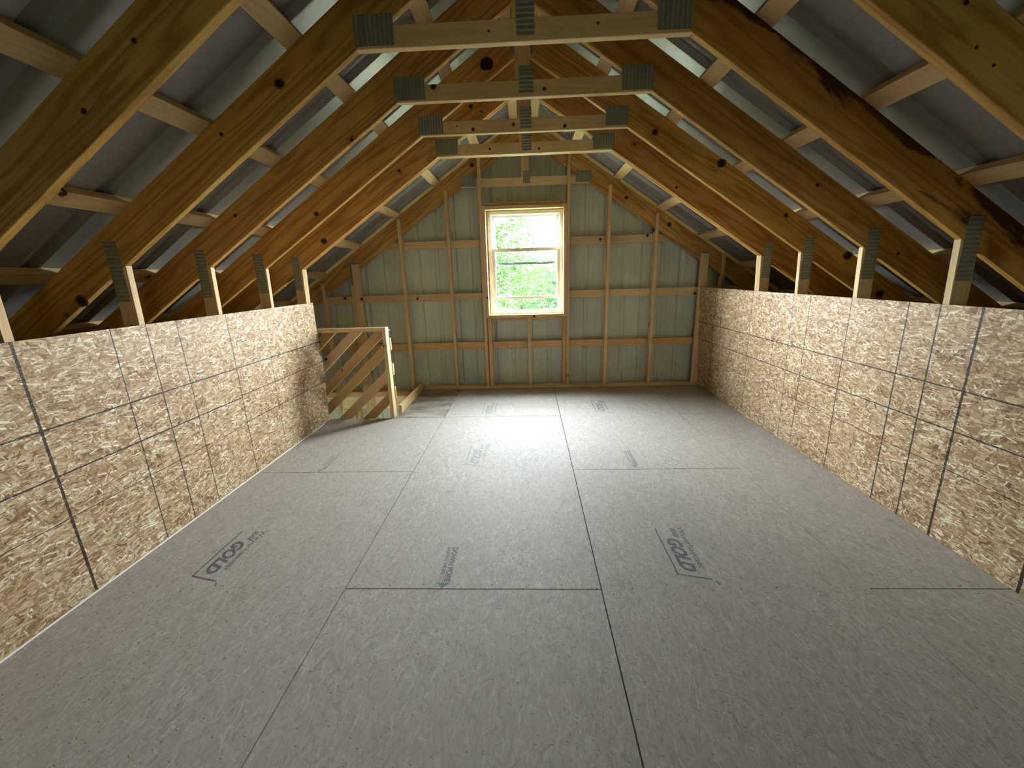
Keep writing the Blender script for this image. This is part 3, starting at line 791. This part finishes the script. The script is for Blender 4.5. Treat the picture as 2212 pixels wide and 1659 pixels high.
def tree(x, y, h, blobs, n, lab, mat, seed, leaf=.048):
    rnd = random.Random(seed)
    t = thing('leafy_tree', lab, 'tree', (x, y, -2.87), 'trees outside the window')
    bm = bmesh.new()
    # trunk and limbs as tapered tubes
    def tube(a, b, r0, r1, seg=8):
        a, b = Vector(a), Vector(b); d = (b - a).normalized(); s = d.orthogonal().normalized(); q = d.cross(s)
        A = [bm.verts.new(a + (s * math.cos(k * 2 * math.pi / seg) + q * math.sin(k * 2 * math.pi / seg)) * r0) for k in range(seg)]
        B = [bm.verts.new(b + (s * math.cos(k * 2 * math.pi / seg) + q * math.sin(k * 2 * math.pi / seg)) * r1) for k in range(seg)]
        for k in range(seg): bm.faces.new((A[k], A[(k + 1) % seg], B[(k + 1) % seg], B[k]))
    top = Vector((.2, .1, h * .75))
    tube((0, 0, 0), (.08, 0, h * .35), .17, .12); tube((.08, 0, h * .35), top, .12, .05)
    for bx, by, bz, br in blobs:
        s0 = Vector((.08, 0, h * .35)).lerp(top, rnd.random() * .8)
        tube(s0, (bx, by, bz), .05, .012, 6)
    link('trunk', bm_mesh(bm, smooth=True), M_BARK, t)
    bm = bmesh.new()
    tot = sum(b[3] ** 2 for b in blobs)
    for bx, by, bz, br in blobs:
        for _ in range(int(n * br * br / tot)):
            u = Vector((rnd.gauss(0, 1), rnd.gauss(0, 1), rnd.gauss(0, 1))).normalized() * br * rnd.random() ** .45
            c = Vector((bx, by, bz)) + Vector((u.x, u.y, u.z * .85))
            a = Vector((rnd.gauss(0, 1), rnd.gauss(0, 1), rnd.gauss(0, .6))).normalized(); b = a.orthogonal().normalized()
            q = rnd.random() * 6.28; b = b * math.cos(q) + a.cross(b) * math.sin(q)
            s = leaf * (.6 + .8 * rnd.random())
            nn = a.cross(b) * s * .12
            bm.faces.new([bm.verts.new(p) for p in (c - a * s, c + b * s * .42 + nn, c + a * s, c - b * s * .42 + nn)])
    link('foliage', bm_mesh(bm), mat, t)
tree(-1.95, 11.5, 6.2, [(-.4, 0, 5.2, 1.2), (.8, -.2, 5.0, 1.15), (1.6, .1, 5.7, .95), (.2, .3, 6.3, 1.0), (1.0, .2, 6.9, .7), (-1.3, .2, 4.4, 1.1), (.3, -.4, 3.7, 1.2), (1.7, -.3, 4.3, 1.1), (-1.2, 0, 6.1, .9)], 20000, 'leafy tree outside at left of the window view, reaching above the sashes', M_LEAF, 1)
tree(1.9, 13.5, 4.6, [(0, 0, 4.2, 1.3), (-1.3, .3, 3.9, 1.2), (1.2, .2, 4.0, 1.2), (.3, -.5, 3.1, 1.2), (-1.0, -.4, 2.8, 1.1)], 13000, 'lower leafy tree outside behind the right half of the window', M_LEAF2, 2)
tree(-.4, 17.5, 5.0, [(0, 0, 4.2, 1.7), (1.7, .3, 4.0, 1.4), (-1.7, .2, 4.4, 1.5), (.4, -.3, 2.8, 1.5), (3.2, .1, 3.5, 1.4)], 14000, 'distant leafy tree outside, seen low through the window', M_LEAF2, 3, .06)

# ------------------------------------------------------------------ light
W = bpy.data.worlds.new('sky'); SC.world = W; W.use_nodes = True
nt = W.node_tree; nt.nodes.clear()
wo = nt.nodes.new('ShaderNodeOutputWorld'); bg = nt.nodes.new('ShaderNodeBackground')
tc = nt.nodes.new('ShaderNodeTexCoord'); sp = nt.nodes.new('ShaderNodeSeparateXYZ'); rp = nt.nodes.new('ShaderNodeValToRGB')
nt.links.new(tc.outputs['Generated'], sp.inputs[0]); nt.links.new(sp.outputs[2], rp.inputs[0])
rp.color_ramp.elements[0].position = 0.0; rp.color_ramp.elements[0].color = (.95, .975, 1.0, 1)
rp.color_ramp.elements[1].position = .7; rp.color_ramp.elements[1].color = (.80, .90, 1.0, 1)
nt.links.new(rp.outputs[0], bg.inputs[0]); dy = nt.nodes.new('ShaderNodeMapRange'); nt.links.new(sp.outputs[1], dy.inputs[0])
for k, v in ((1, -.35), (2, .75), (3, 1.3), (4, 11.0)): dy.inputs[k].default_value = v   # haze is brightest towards the far side
nt.links.new(dy.outputs[0], bg.inputs[1])
nt.links.new(bg.outputs[0], wo.inputs[0])
sun = bpy.data.lights.new('sun', 'SUN'); sun.energy = 8; sun.angle = R(1.0); sun.color = (1, .95, .86)
so = bpy.data.objects.new('sun', sun); COL.objects.link(so)
so.rotation_euler = Vector((.80, -.02, .75)).to_track_quat('Z', 'Y').to_euler()
def portal(loc, rot, sx, sy):
    l = bpy.data.lights.new('window_portal', 'AREA'); l.shape = 'RECTANGLE'; l.size = sx; l.size_y = sy
    l.cycles.is_portal = True
    o = bpy.data.objects.new('window_portal', l); COL.objects.link(o); o.location = loc; o.rotation_euler = rot
portal((1.29, YB - .06, 1.30), (R(90), 0, 0), .54, .7)
portal((-.01, YM + .03, 1.565), (R(-90), 0, 0), .92, 1.23)

# ------------------------------------------------------------------ render look
SC.view_settings.view_transform = 'Standard'; SC.view_settings.look = 'None'
SC.view_settings.gamma = 1.0; SC.view_settings.use_curve_mapping = False
SC.view_settings.exposure = 4.03
cy = SC.cycles
cy.use_denoising = True
cy.max_bounces = 8; cy.diffuse_bounces = 6; cy.glossy_bounces = 4; cy.transmission_bounces = 4; cy.transparent_max_bounces = 12
cy.sample_clamp_indirect = 6.0
cy.caustics_reflective = False; cy.caustics_refractive = False
cy.use_adaptive_sampling = True; cy.adaptive_threshold = .05
